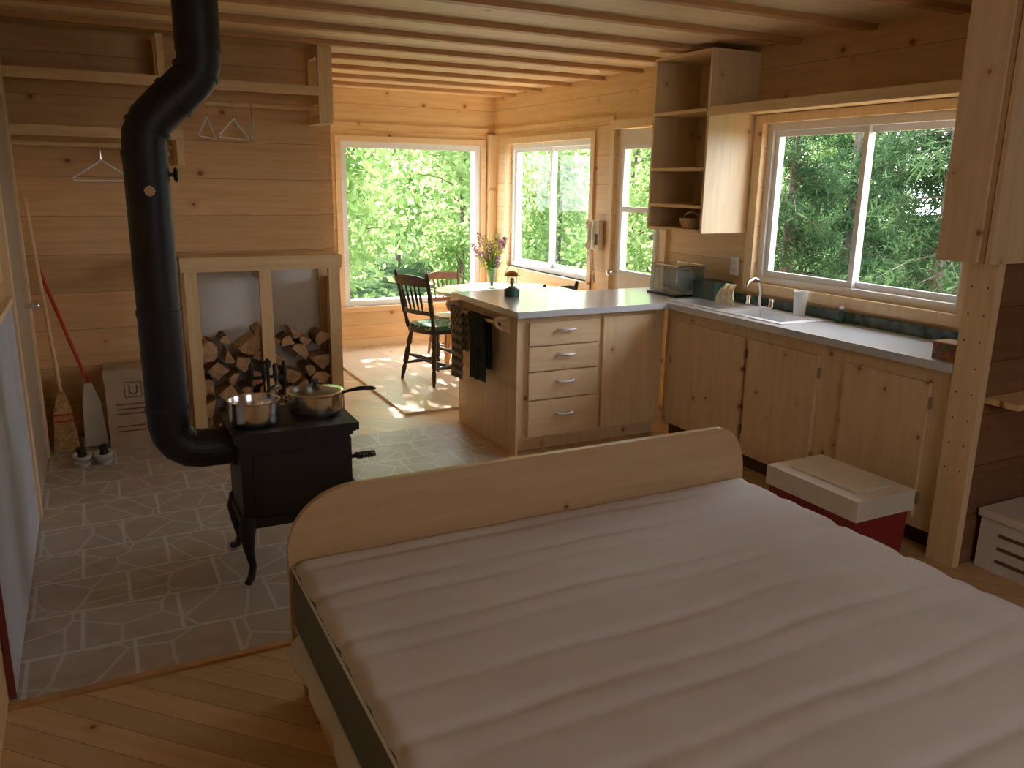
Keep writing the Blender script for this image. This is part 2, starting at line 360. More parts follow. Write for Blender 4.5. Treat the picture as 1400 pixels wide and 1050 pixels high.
g=G().box(-.38,-.362,4.45,5.36,0,2.06)
dr=g.done('door_2',door2M,bevel=.003,loc=(-.37,4.9,0),**ST)
G().cyl((-.362,5.1,.96),(-.32,5.1,.96),.012).ball((-.31,5.1,.96),.027).done('door_knob',chrome,parent=dr,smooth=True)
G().box(-.38,-.35,5.36,5.44,0,2.45).box(-.38,-.35,4.36,4.45,0,2.12).done('trim_10',trimZ,bevel=.002,**ST)
t=thing('heat_shield',(-.37,3.5,.012),'pale grey cement-board heat shield on the wall beside the tiles','panel')
G().box(-.378,-.36,2.78,4.34,.012,1.08).done('panel',greyPanel,parent=t,bevel=.002)
G().box(-.378,-.352,2.74,4.35,1.08,1.11).done('edge_strip',trimY,parent=t)
G().box(-.378,-.358,2.770,2.779,.012,1.08).done('edge_strip',redDk,parent=t,label='dark red edge strip')
# ---------------------------------------------------------------- closet shelves
t=thing('closet_shelf',(.5,5.6,2.2),'long open pine shelf with clothes rod and boxed end frame','shelf')
G().box(-.36,1.36,5.42,5.755,2.20,2.222).box(-.36,1.36,5.40,5.42,2.165,2.222).done('shelf_board',boardX,parent=t,bevel=.002)
g=G().box(1.36,1.45,5.40,5.44,2.0,H-.005).box(1.36,1.45,5.66,5.70,2.0,H-.005).box(1.36,1.45,5.44,5.66,2.40,H-.005).box(1.36,1.45,5.44,5.66,2.0,2.05).box(1.36,1.40,5.44,5.66,2.12,2.2)
g.done('end_frame',boardZ,parent=t,bevel=.002)
for a,b in ((5.42,5.50),(5.66,5.74)): G().box(.43,.47,a,b,2.222,H-.035).done('divider_post',boardZ,parent=t,bevel=.002)
G().cyl((.5,5.58,2.10),(1.36,5.58,2.10),.016).done('clothes_rod',boardX,parent=t,smooth=True)
t=thing('closet_shelf',(.1,5.6,1.9),'short lower pine shelf with clothes rod beneath','shelf')
G().box(-.36,.54,5.42,5.755,1.90,1.922).box(-.36,.54,5.40,5.42,1.865,1.922).done('shelf_board',boardX,parent=t,bevel=.002)
G().box(.50,.54,5.42,5.75,1.72,1.90).done('end_bracket',boardZ,parent=t,bevel=.002)
G().cyl((-.36,5.58,1.83),(.5,5.58,1.83),.016).done('clothes_rod',boardX,parent=t,smooth=True)
def hanger(loc,rz,g1,lab):
    h=local('clothes_hanger',lab,'hanger',g1)
    pts=[(0,0,-.085),(.19,0,-.19),(.185,0,-.205),(-.185,0,-.205),(-.19,0,-.19),(0,0,-.085)]
    G().sweep(pts,.006,8).done('hanger_frame',white,parent=h,smooth=True)
    hk=[(0,0,-.085),(0,0,-.03)]+[(-.022*math.sin(a2),0,.0+.022*math.cos(a2)) for a2 in np.linspace(pi,-.45*pi,12)]
    G().sweep(hk,.003,6).done('hook',chrome,parent=h,smooth=True); place(h,loc,rz)
hanger((.09,5.58,1.828),.6,'plastic clothes hangers','white plastic hanger on the lower clothes rod')
hanger((.70,5.58,2.098),1.2,'plastic clothes hangers','white plastic hanger on the upper clothes rod')
hanger((.86,5.58,2.098),.95,'plastic clothes hangers','white plastic hanger on the upper clothes rod')
hanger((.97,5.58,2.098),1.4,'plastic clothes hangers','white plastic hanger turned edge-on on the upper rod')
# ---------------------------------------------------------------- firewood rack
t=thing('firewood_rack',(.96,5.58,.006),'pine two-by-four firewood rack with grey backing board','rack')
g=G()
for x in (.48,.93,1.38): g.box(x,x+.075,5.40,5.44,.006,1.08)
for x in (.48,1.38): g.box(x,x+.075,5.69,5.72,.006,1.08)
g.box(1.425,1.455,5.44,5.69,.1,1.0)
g.box(.93,.97,5.44,5.68,1.02,1.08)
g.done('post_frame',boardZ,parent=t,bevel=.003)
G().box(.46,1.47,5.39,5.43,1.08,1.17).box(.46,1.47,5.43,5.73,1.14,1.165).done('top_rail',boardX,parent=t,bevel=.003)
G().box(.48,1.455,5.725,5.745,.01,1.12).done('backing_board',greyDry,parent=t)
placed=[]
XL,XR=.50,1.415
for n in range(170):
    rad=random.choice((.040,.045,.050,.058,.066,.074)); best=None
    for tr_ in range(60):
        x=random.uniform(XL+rad,XR-rad); z=.008+rad
        for _ in range(12):
            up=False
            for (px,pz,pr) in placed:
                d=abs(px-x); s2=pr+rad
                if d<s2:
                    need=pz+math.sqrt(s2*s2-d*d)
                    if z<need-1e-6 and z>pz-s2: z=need; up=True
            if not up: break
        if best is None or z<best[1]: best=(x,z)
    x,z=best
    lim=.62+.05*math.sin(x*7+1)
    if z+rad*.6>lim+.06: continue
    placed.append((x,z,rad))
    kind=random.random(); a0=random.random()*6.3; R_=rad*1.04
    if kind<.8:
        span=random.uniform(1.1,2.4); poly=[(R_*math.cos(a0+q),R_*math.sin(a0+q)) for q in np.linspace(0,span,6)]+[(R_*.9*math.cos(a0+span/2+pi+.45),R_*.9*math.sin(a0+span/2+pi+.45))]
        if random.random()<.5: poly.append((R_*.85*math.cos(a0+span/2+pi+1.2),R_*.85*math.sin(a0+span/2+pi+1.2)))
        nb=5
    else:
        nn=random.choice((4,5)); poly=[(R_*random.uniform(.85,1)*math.cos(a0+2*pi*i/nn+random.uniform(-.2,.2)),R_*random.uniform(.75,1)*math.sin(a0+2*pi*i/nn)) for i in range(nn)]; nb=random.choice((0,2))
    g=G(); g.prism(poly,0,.20,'Y'); g.b.faces.ensure_lookup_table()
    for q,f in enumerate(g.b.faces[2:]): f.material_index=1 if q<nb else 2
    ob=g.done('firewood_log',[endM,barkM,splitM] if random.random()<.6 else [splitM,barkM,splitM],bevel=.003,loc=(0,0,0),label='split firewood log with pale cut end stacked in rack',category='log',group='split logs in the firewood rack')
    ob.location=(x,5.447+random.uniform(0,.035),z)
# ---------------------------------------------------------------- stove
S0=(.675,3.45,.006)
t=thing('wood_stove',S0,'small black cast-iron wood stove on curved legs','stove')
g=G().box(.45,.905,3.29,3.61,.26,.60).box(.50,.86,3.283,3.29,.33,.55)
g.box(.44,.915,3.28,3.62,.235,.275); g.box(.44,.915,3.28,3.62,.595,.615)
g.done('body',black,parent=t,bevel=.006)
g=G().box(.42,.935,3.245,3.645,.622,.655); g.box(.43,.925,3.265,3.635,.612,.624)
g.done('top_plate',black,parent=t,bevel=.008)
for x in (.55,.79): G().lathe([(0,.655),(0,.660),(.09,.660),(.095,.655)],(x,3.45,0),32).done('cooking_lid',black,parent=t,smooth=True)
for sx,x in ((-1,.47),(1,.885)):
    for sy,y in ((-1,3.30),(1,3.59)):
        pts=[(x,y,.28),(x+sx*.014,y+sy*.018,.22),(x+sx*.010,y+sy*.022,.14),(x-sx*.001,y+sy*.022,.07),(x+sx*.012,y+sy*.04,.028),(x+sx*.03,y+sy*.062,.016)]
        G().sweep(pts,[.036,.034,.021,.015,.016,.014],10).done('leg',black,parent=t,smooth=True)
g=G().box(.905,.925,3.34,3.56,.33,.56); d=g.done('door',black,parent=t,bevel=.006)
g=G().cyl((.925,3.38,.46),(.96,3.38,.46),.009)
hx=[(.955+.085*i/60,3.38+.013*math.cos(i*.9),.46+.013*math.sin(i*.9)) for i in range(61)]
g.sweep(hx,.004,6); g.done('door_handle',black,parent=d,smooth=True)
G().box(.925,.99,3.33,3.57,.275,.29).done('ash_lip',black,parent=t,bevel=.004)
G().sweep([(.452,3.45,.56),(.436,3.45,.56)],.088,24).done('flue_collar',black,parent=t,smooth=True)
# stovepipe
PY=3.45; R=.080
t=thing('stovepipe',(.205,PY,.56),'matte black metal stovepipe with offset elbow rising to ceiling','stovepipe')
def arc(c,r,a0,a1,n): return [(c[0]+r*math.cos(a2),PY,c[1]+r*math.sin(a2)) for a2 in np.linspace(a0,a1,n)]
G().sweep([(.435,PY,.56)]+arc((.325,.68),.12,-pi/2,-pi,5)+[(.205,PY,.75)],R,28).done('lower_elbow',pipeM,parent=t,smooth=False)
G().sweep([(.205,PY,.74),(.205,PY,1.14)],R+.001,32).sweep([(.205,PY,1.12),(.205,PY,1.145)],R+.004,32).sweep([(.205,PY,.735),(.205,PY,.755)],R+.005,32).done('pipe_section',pipeM,parent=t,smooth=True)
G().sweep([(.205,PY,1.14),(.205,PY,1.74)],R,32).sweep([(.205,PY,1.725),(.205,PY,1.745)],R+.005,32).done('pipe_section',pipeM,parent=t,smooth=True)
pts=[(.205,PY,1.74),(.209,PY,1.80),(.236,PY,1.855),(.30,PY,1.92),(.345,PY,1.96),(.395,PY,2.01),(.418,PY,2.065),(.42,PY,2.12)]
g=G().sweep(pts,R,28)
for p,q in ((pts[3],pts[4]),(pts[1],pts[2]),(pts[5],pts[6])):
    a2=Vector(p); b2=Vector(q); m=(a2+b2)/2; dd=(b2-a2).normalized()*.008; g.sweep([m-dd,m+dd],R+.006,28)
g.done('offset_elbow',pipeM,parent=t,smooth=True)
G().sweep([(.42,PY,2.11),(.42,PY,2.47)],R+.002,32).done('pipe_section',pipeM,parent=t,smooth=True)
G().lathe([(R,0),(.13,0),(.13,.012),(R,.012)],(.42,PY,2.475),32).done('ceiling_collar',pipeM,parent=t,smooth=True)
G().cyl((.205,PY-R-.012,1.60),(.205,PY-R+.01,1.60),.02,seg=8).done('thermometer',chrome,parent=t,smooth=False)
G().cyl((.28,PY,1.66),(.305,PY,1.66),.008).ball((.308,PY,1.66),.018,12,(.6,1,1.6)).done('damper_handle',blackPl,parent=t,smooth=True)
lidG=glassmat('lid_glass',(.55,.58,.58),.3,.1)
def pot(name,c,r,h,lab,lid,hang,hl=.175):
    t=thing(name,c,lab,'pot'); x,y,z=c
    G().lathe([(0,0),(r*.93,0),(r*.98,.008),(r,.02),(r,h-.004),(r+.005,h),(r-.001,h),(r-.005,h-.006),(r-.006,.012),(0,.008)],c,40).done('pot_body',steel,parent=t,smooth=True)
    d=Vector((math.cos(hang),math.sin(hang),0)); p=Vector(c)+d*r+Vector((0,0,h-.015)); q=hl/.175
    G().sweep([p-d*.002,p+d*.03*q+Vector((0,0,.008)),p+d*.09*q+Vector((0,0,.016)),p+d*.155*q+Vector((0,0,.014)),p+d*hl+Vector((0,0,.010))],[.008,.009,.013,.014,.006],12,sy=.7).done('handle',blackPl,parent=t,smooth=True)
    if lid:
        l=G().lathe([(r+.004,h),(r+.004,h+.004),(r*.8,h+.016),(r*.4,h+.026),(0,h+.03)],c,40).done('lid',lidG,parent=t,smooth=True)
        G().lathe([(r-.008,h+.001),(r+.006,h),(r+.006,h+.006),(r-.004,h+.008)],c,40).done('lid_rim',steel,parent=l,smooth=True)
        G().lathe([(0,h+.03),(.008,h+.03),(.008,h+.042),(.02,h+.046),(.018,h+.056),(0,h+.058)],c,20).done('lid_knob',blackPl,parent=l,smooth=True)
        q=Vector(c)-d*r+Vector((0,0,h-.02)); e=Vector((-d.y,d.x,0))
        G().sweep([q+e*.03,q-d*.02+e*.025,q-d*.02-e*.025,q-e*.03],.004,8).done('helper_handle',steel,parent=t,smooth=True)
pot('saucepan',(.535,3.40,.661),.102,.10,'open stainless steel saucepan with black handle on the stove',False,.95,.14)
pot('lidded_saucepan',(.805,3.46,.661),.115,.09,'stainless steel saucepan with glass lid on the stove',True,-.12,.15)
# fire tools
t=thing('fireplace_tool_set',(.80,4.55,.006),'black wrought-iron fireplace tool set behind the stove','fireplace tools')
G().lathe([(0,0),(.11,0),(.11,.012),(.02,.03),(.009,.05),(.009,.62),(.02,.63),(.02,.66),(0,.68)],(.80,4.55,.006),20).box(.70,.90,4.543,4.557,.57,.585).done('stand',black,parent=t,smooth=True)
for i,(x,y) in enumerate(((.71,4.55),(.77,4.50),(.83,4.50),(.89,4.55))):
    G().sweep([(x,y,.10),(x,y,.55),(x,y,.58)],.005,8).sweep([(x,y,.56),(x,y,.59),(x,y,.62),(x,y,.65),(x,y,.665)],[.006,.014,.012,.014,.004],10).done(['poker','shovel','tongs','hearth_brush'][i],black,parent=t,smooth=True)
G().box(.745,.795,4.49,4.51,.04,.14).done('shovel_blade',black,parent=t)
G().sweep([(.89,4.55,.14),(.89,4.55,.03)],[.015,.03],12).done('brush_head',black,parent=t)
# ---------------------------------------------------------------- brooms, box, shoes
t=thing('broom',(-.26,5.45,.01),'corn broom with wooden handle leaning in the corner','broom')
G().sweep([(-.26,5.50,.36),(-.335,5.70,1.52)],.011,12).done('handle',boardZ,parent=t,smooth=True)
g=G(); g.prism([(-.33,.012),(-.19,.012),(-.215,.28),(-.245,.38),(-.275,.38),(-.305,.28)],5.44,5.50,'Y'); g.done('bristle_head',straw,parent=t,bevel=.008)
for a,b,c in ((-.315,-.205,.20),(-.31,-.21,.24)): G().box(a,b,5.434,5.506,c,c+.011).done('stitching',redP,parent=t)
t=thing('long_handled_dustpan',(-.08,5.47,.01),'red-handled long dustpan leaning against plank wall','dustpan')
G().sweep([(-.11,5.50,.42),(-.31,5.72,1.10)],.011,12).done('handle',redP,parent=t,smooth=True)
g=G(); g.prism([(-.16,.02),(-.03,.02),(-.05,.30),(-.09,.42),(-.13,.42),(-.15,.30)],5.47,5.495,'Y'); g.done('pan',coolW,parent=t,bevel=.006)
t=thing('cardboard_box',(.10,5.48,.006),'tall brown cardboard box printed with a U mark','box')
G().box(-.02,.21,5.40,5.60,.006,.50).done('box_body',cardM,parent=t,bevel=.003)
G().box(-.025,.212,5.385,5.398,.44,.505).done('flap',cardM,parent=t); G().box(-.02,.21,5.602,5.66,.49,.50).done('flap',cardM,parent=t)
cu=bpy.data.curves.new('u','FONT'); cu.body='U'; cu.size=.085; cu.align_x='CENTER'; cu.extrude=.0008
tmp=bpy.data.objects.new('tmp',cu); COL.objects.link(tmp); bpy.context.view_layer.update()
me=bpy.data.meshes.new_from_object(tmp); bpy.data.objects.remove(tmp)
o=bpy.data.objects.new('printed_letter',me); COL.objects.link(o); me.materials.append(inkM); o.parent=t; o.rotation_euler=(pi/2,0,0); o.location=Vector((.135,5.398,.345))-Vector(t.location)
G().box(.085,.185,5.3985,5.3998,.325,.330).box(.085,.185,5.3985,5.3998,.42,.425).box(.085,.09,5.3985,5.3998,.33,.42).box(.18,.185,5.3985,5.3998,.33,.42).done('printed_square',inkM,parent=t)
for z in (.28,.25,.22,.14,.11): G().box(.03,.19,5.3985,5.3998,z,z+.008).done('printed_line',inkM,parent=t)
for i,(x,rz) in enumerate(((-.18,.08),(-.06,-.05))):
    s=local('slipper','grey rubber-soled slipper with rounded toe on the tiles','slipper','pair of slippers by the wall')
    L2=[]
    for j in range(20):
        a2=2*pi*j/20; L2.append((.044*math.cos(a2)*(1-.12*math.sin(a2)),.125*math.sin(a2)))
    G().prism(L2,0,.018,'Z').done('sole',rubber,parent=s,bevel=.004)
    G().lathe([(math.sin(pi/2*k2/6),math.cos(pi/2*k2/6)) for k2 in range(7)],(0,0,0),20,Matrix.Translation((0,.055,.018))@Matrix.Diagonal((.042,.07,.06,1))).done('upper',blackPl,parent=s,smooth=True)
    G().sweep([(.040*math.cos(a2),-.03+.075*math.sin(a2),.045) for a2 in np.linspace(0,2*pi,20)],.013,8).done('collar',rubber,parent=s,smooth=True)
    place(s,(x,5.22,.007),rz)
# ---------------------------------------------------------------- peninsula + cabinets
TOPZ=.91
t=thing('peninsula_cabinet',(2.78,4.75,0),'pine peninsula cabinet with four drawers and one door','cabinet')
G().box(2.23,3.31,4.29,4.95,.09,.87).box(2.23,3.0,4.951,5.14,.09,.87).box(2.27,3.31,4.35,5.08,0,.089).box(2.215,2.2295,4.27,5.15,.0,.87).done('body',cabX,parent=t,bevel=.002)
zs=[(.69,.83),(.53,.68),(.35,.52),(.11,.34)]
def barhandle(x,y,z,par):
    pts=[(x-.055,y,z),(x-.05,y-.022,z),(x-.02,y-.032,z),(x+.02,y-.032,z),(x+.05,y-.022,z),(x+.055,y,z)]
    G().sweep(pts,[.010,.009,.008,.008,.009,.010],10).done('handle',handM,parent=par,smooth=True,label='white bow handle')
for a,b in zs:
    d=G().box(2.30,2.80,4.266,4.288,a,b).done('drawer',cabH,parent=t,bevel=.007); barhandle(2.555,4.266,(a+b)/2+.02,d)
d=G().box(2.83,3.22,4.266,4.288,.11,.84).done('door',cabX,parent=t,bevel=.007)
for z in (.2,.74): G().box(3.222,3.232,4.272,4.288,z,z+.05).done('hinge',hingeM,parent=d)
t=thing('sink_base_cabinet',(3.55,3.3,0),'long pine base cabinet with knotty plywood doors under the sink','cabinet')
g=G().box(3.356,3.76,2.241,4.28,.10,.12).box(3.335,3.355,2.24,4.28,.10,.87).box(3.356,3.76,2.241,2.26,.121,.87).box(3.356,3.739,2.82,2.84,.121,.87).box(3.74,3.76,2.261,4.28,.121,.87)
g.done('body',cabY,parent=t)
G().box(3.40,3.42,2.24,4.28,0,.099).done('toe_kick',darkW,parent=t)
for a,b,c in ((3.53,4.22,.80),(2.98,3.49,.80),(2.33,2.80,.80)):
    d=G().box(3.313,3.333,a,b,.15,c).done('door',cabY,parent=t,bevel=.007)
    for z in (.22,.68):
        G().box(3.318,3.334,a-.014,a-.002,z,z+.055).done('hinge',hingeM,parent=d)
SB=[(3.39,3.66,3.86,4.30),(3.39,3.66,3.34,3.78)]
g=G(); 
def cells(x0,x1,y0,y1,holes):
    xs=sorted({x0,x1,*[q for h in holes for q in h[:2]]}); ys=sorted({y0,y1,*[q for h in holes for q in h[2:]]})
    for a,b in zip(xs,xs[1:]):
        for c,d in zip(ys,ys[1:]):
            if any(h[0]<(a+b)/2<h[1] and h[2]<(c+d)/2<h[3] for h in holes): continue
            g.box(a,b,c,d,.872,TOPZ)
cells(3.285,3.78,2.225,4.22,[(h[0],h[1],h[2],min(h[3],4.22)) for h in SB])
cells(2.19,3.78,4.22,4.95,[(3.39,3.66,4.22,4.30)])
g.box(2.19,3.05,4.95,5.22,.872,TOPZ)
bmesh.ops.remove_doubles(g.b,verts=g.b.verts[:],dist=.0005)
wt=g.done('kitchen_worktop',counterM,label='blue-grey laminate L-shaped worktop on pine base cabinets',category='worktop')
G().box(3.755,3.764,2.24,4.66,.911,.97).done('backsplash',greenT,label='dark green tile backsplash strip below the kitchen window',category='backsplash',loc=(3.76,3.4,.91))
t=thing('double_sink',(3.52,3.8,.91),'stainless steel double-bowl kitchen sink set in worktop','sink')
g=G(); rx0,rx1,ry0,ry1=3.35,3.72,3.29,4.35
xs=[rx0,3.395,3.655,rx1]; ys=[ry0,3.345,3.775,3.865,4.295,ry1]
for i in range(3):
    for j in range(5):
        if i==1 and j in (1,3): continue
        g.box(xs[i],xs[i+1],ys[j],ys[j+1],.911,.915)
bmesh.ops.remove_doubles(g.b,verts=g.b.verts[:],dist=.0004)
g.done('rim',sinkM,parent=t)
for (c0,c1) in ((3.345,3.775),(3.865,4.295)):
    g=G(); g.box(3.395,3.399,c0,c1,.76,.913).box(3.651,3.655,c0,c1,.76,.913).box(3.399,3.651,c0,c0+.004,.76,.913).box(3.399,3.651,c1-.004,c1,.76,.913).box(3.395,3.655,c0,c1,.755,.76)
    g.done('bowl',sinkM,parent=t)
t=thing('kitchen_faucet',(3.69,3.82,.915),'chrome kitchen faucet with arched spout and sprayer','faucet')
G().box(3.67,3.71,3.70,3.94,.916,.93).done('base_plate',chrome,parent=t,bevel=.006)
G().sweep([(3.69,3.82,.93),(3.69,3.82,1.02),(3.67,3.82,1.08),(3.62,3.81,1.10),(3.56,3.80,1.085),(3.54,3.795,1.05)],[.014,.012,.011,.010,.010,.010],14).done('spout',chrome,parent=t,smooth=True)
for y in (3.72,3.92): G().lathe([(0,0),(.02,0),(.016,.03),(.02,.035),(.018,.05),(0,.055)],(3.69,y,.93),16).done('tap_handle',chrome,parent=t,smooth=True)
# upper cabinet
t=thing('open_wall_cabinet',(3.6,4.37,1.36),'open-fronted pine wall cabinet with shelves beside the window','cabinet')
for a,b in ((4.08,4.10),(4.63,4.65)): G().box(3.40,3.778,a,b,1.36,2.45).done('side_panel',cabX,parent=t,bevel=.001)
G().box(3.76,3.778,4.101,4.629,1.36,2.45).done('back_panel',cabY,parent=t)
for z in (1.36,1.51,1.74,2.09,2.43): G().box(3.395,3.759,4.101,4.629,z,z+.02).done('shelf',boardY,parent=t,bevel=.001)
t=thing('wicker_basket',(3.56,4.32,1.38),'small round wicker basket with handle on cabinet shelf','basket')
BC=(3.47,4.27)
G().lathe([(0,0),(.055,0),(.07,.03),(.078,.065),(.070,.065),(.062,.03),(.048,.006),(0,.006)],(*BC,1.381),24).done('basket_body',wickerM,parent=t,smooth=True)
G().sweep([(BC[0],BC[1]+.073*math.cos(a2),1.44+.045*math.sin(a2)) for a2 in np.linspace(0,pi,12)],.005,8).done('handle',wickerM,parent=t,smooth=True)
t=thing('window_valance_shelf',(3.6,3.27,2.09),'long pine valance shelf above the kitchen window','shelf')
G().box(3.42,3.778,2.325,4.075,2.085,2.105).box(3.40,3.42,2.325,4.075,2.06,2.115).done('board',trimY,parent=t,bevel=.002)
t=thing('wall_cabinet',(3.6,2.28,1.34),'tall pale plywood wall cabinet at the end of the worktop','cabinet')
G().box(3.215,3.296,2.10,2.31,1.36,H-.035).box(3.297,3.775,2.223,2.31,1.36,H-.035).done('body',cabX,parent=t,bevel=.002)
G().box(3.197,3.213,2.12,2.30,1.365,H-.04).done('door',cabY,parent=t,bevel=.003)
G().box(3.20,4.3,2.066,2.086,1.36,H-.035).done('end_panel',cabX,parent=t,bevel=.002)
G().box(3.36,4.3,1.95,2.098,.76,.785).done('alcove_shelf',boardX,label='narrow pine shelf fixed on dark plank divider wall',category='shelf',loc=(3.9,2.0,.77))
t=thing('storage_carton',(3.65,1.95,0),'white cardboard carton with cream folded lid by the divider wall','carton')
G().box(3.43,3.85,1.74,2.07,0,.24).done('carton_body',cardW,parent=t,bevel=.004)
G().box(3.42,3.86,1.73,2.08,.24,.275).done('lid',coolW,parent=t,bevel=.006)
for i in range(3):
    G().box(3.427,3.4295,1.80,1.98,.05+i*.06,.065+i*.06).done('printed_line',inkM,parent=t)
# ---------------------------------------------------------------- counter items
t=thing('dish_rack',(3.62,4.52,.911),'translucent bluish plastic dish rack on worktop','dish rack')
G().box(3.48,3.74,4.40,4.72,.912,.925).done('tray',blackPl,parent=t,bevel=.004)
g=G()
for i in range(5):
    y=4.43+i*.065; g.sweep([(3.51,y,.94),(3.51,y,1.09),(3.71,y,1.09),(3.71,y,.94)],.0025,6)
g.sweep([(3.49,4.40,1.12),(3.49,4.71,1.12),(3.73,4.71,1.12),(3.73,4.40,1.12),(3.49,4.40,1.12)],.005,6)
g.done('wire_rack',chrome,parent=t,smooth=True)
G().box(3.495,3.725,4.405,4.705,.927,1.118).done('plastic_tub',plasticClear,parent=t,bevel=.01)
for i in range(3): G().lathe([(0,0),(.07,.004),(.085,.012),(.083,.016),(0,.006)],(0,0,0),28,Matrix.Translation((3.61,4.48+i*.07,1.02))@Matrix.Rotation(pi/2-.15,4,'X')).done('plate',white,parent=t,smooth=True)
t=thing('green_tin_box',(3.68,4.22,.911),'dark green rectangular tin box on worktop','tin')
G().box(3.60,3.745,4.15,4.36,.916,1.01).done('tin_body',greenB,parent=t,bevel=.005); G().box(3.595,3.75,4.145,4.365,1.01,1.035).done('lid',greenB,parent=t,bevel=.005)
t=thing('wall_outlet',(3.77,4.11,1.13),'white electrical outlet plate on plank wall','outlet')
G().box(3.765,3.778,4.13,4.20,1.08,1.20).done('plate',white,parent=t,bevel=.003)
for z in (1.10,1.15): G().box(3.760,3.765,4.15,4.18,z,z+.025).done('socket',coolW,parent=t)
g=G(); b=g.b; rows=[]
for i in range(16):
    s=i/15; z=1.05-.134*s
    row=[]
    for j in range(12):
        q=j/11-.5; row.append(b.verts.new((3.58-.03*math.sin(s*3)-.02*s+.012*math.sin(q*17+s*3),3.97+q*(.12+.05*s),z)))
    rows.append(row)
for i in range(15):
    for j in range(11): b.faces.new((rows[i][j],rows[i][j+1],rows[i+1][j+1],rows[i+1][j]))
g.done('dishcloth',yellowC,smooth=True,loc=(3.63,4.02,.915),label='pale yellow dishcloth crumpled beside the sink',category='dishcloth')
t=thing('drinking_cup',(3.70,3.45,.915),'white plastic cup standing behind the sink','cup')
G().lathe([(0,0),(.032,0),(.034,.005),(.042,.14),(.039,.14),(.031,.01),(0,.008)],(3.695,3.50,.916),24).done('cup_body',white,parent=t,smooth=True)
t=thing('soap_bottle',(3.735,3.30,.912),'small dark soap bottle standing on the worktop','bottle')
G().lathe([(0,0),(.022,0),(.024,.01),(.024,.05),(.012,.065),(.012,.075),(0,.075)],(3.725,3.22,.912),20).done('bottle_body',greenB,parent=t,smooth=True)
G().lathe([(0,0),(.014,0),(.013,.018),(0,.019)],(3.725,3.22,.987),16).done('cap',white,parent=t,smooth=True)
t=thing('small_picture_box',(3.39,2.30,.911),'small printed cardboard box at the end of worktop','box')
G().box(3.34,3.44,2.25,2.36,.912,.985).done('box_body',printM,parent=t,bevel=.002); G().box(3.338,3.442,2.248,2.362,.985,.99).done('lid',cardM,parent=t)
t=thing('clear_tumbler',(3.6,2.36,.911),'clear plastic tumbler at the end of worktop','tumbler')
G().lathe([(0,0),(.03,0),(.038,.12),(.035,.12),(.028,.006),(0,.006)],(3.60,2.36,.912),24).done('tumbler_body',glassV,parent=t,smooth=True)
c=(2.47,4.85,.911)
t=thing('camping_lantern',c,'small green and brass camping lantern on worktop','lantern')
G().lathe([(0,0),(.05,0),(.052,.01),(.052,.05),(.03,.06),(0,.06)],c,24).done('fuel_base',greenB,parent=t,smooth=True)
G().lathe([(.032,.062),(.034,.08),(.034,.13),(.03,.135)],c,24).done('glass_globe',glassV,parent=t,smooth=True)
G().lathe([(.022,.062),(.022,.07),(0,.07)],c,16).lathe([(.008,.07),(.014,.09),(.012,.12),(0,.125)],c,12).done('burner',brass,parent=t,smooth=True)
G().lathe([(.03,.135),(.055,.138),(.045,.155),(.02,.17),(0,.172)],c,24).done('hood',brass,parent=t,smooth=True)
G().sweep([(c[0]+.05*math.cos(a2),c[1],c[2]+.14+.07*math.sin(a2)) for a2 in np.linspace(0,pi,14)],.002,6).done('bail_handle',chrome,parent=t,smooth=True)
t=thing('towel_rail',(2.15,4.75,.84),'pale wooden towel rail on the end of the peninsula','towel rail')
G().cyl((2.14,4.36,.82),(2.14,5.12,.82),.010).done('rail',trimY,parent=t,smooth=True)
for y in (4.37,5.12): G().prism([(2.213,.865),(2.12,.865),(2.105,.84),(2.12,.80),(2.16,.78),(2.213,.76)],y-.01,y+.01,'Y').done('bracket',cabH,parent=t,bevel=.003)
def towel(name,y0,y1,ztop,zf,zb,mat,lab):
    g=G(); b=g.b; prof=[]
    for i in range(12): prof.append((2.124-.004,zf+(ztop-zf)*i/11))
    for a2 in np.linspace(pi,0,7)[1:-1]: prof.append((2.14+.02*math.cos(a2),ztop+.012*math.sin(a2)))
    for i in range(8): prof.append((2.165,ztop-(ztop-zb)*i/7))
    rows=[]
    for i,(x,z) in enumerate(prof):
        rows.append([b.verts.new((x+(.008*math.sin(q*20+.5)*min(1,abs(z-ztop)*6)),y0+(y1-y0)*q+.01*math.sin(z*9),z+.006*math.sin(q*7)*(1 if i<2 else 0))) for q in np.linspace(0,1,16)])
    for i in range(len(prof)-1):
        for j in range(15): b.faces.new((rows[i][j],rows[i][j+1],rows[i+1][j+1],rows[i+1][j]))
    bmesh.ops.solidify(b,geom=b.faces[:],thickness=.003)
    g.done(name,mat,smooth=True,loc=(2.13,(y0+y1)/2,zf),label=lab,category='towel',group='towels on the rail')
towel('tea_towel',4.88,5.08,.83,.36,.55,towelS,'checked cream and dark tea towel hanging on the rail')
towel('hand_towel',4.52,4.78,.83,.42,.5,towelG,'dark grey-green hand towel hanging on the rail')
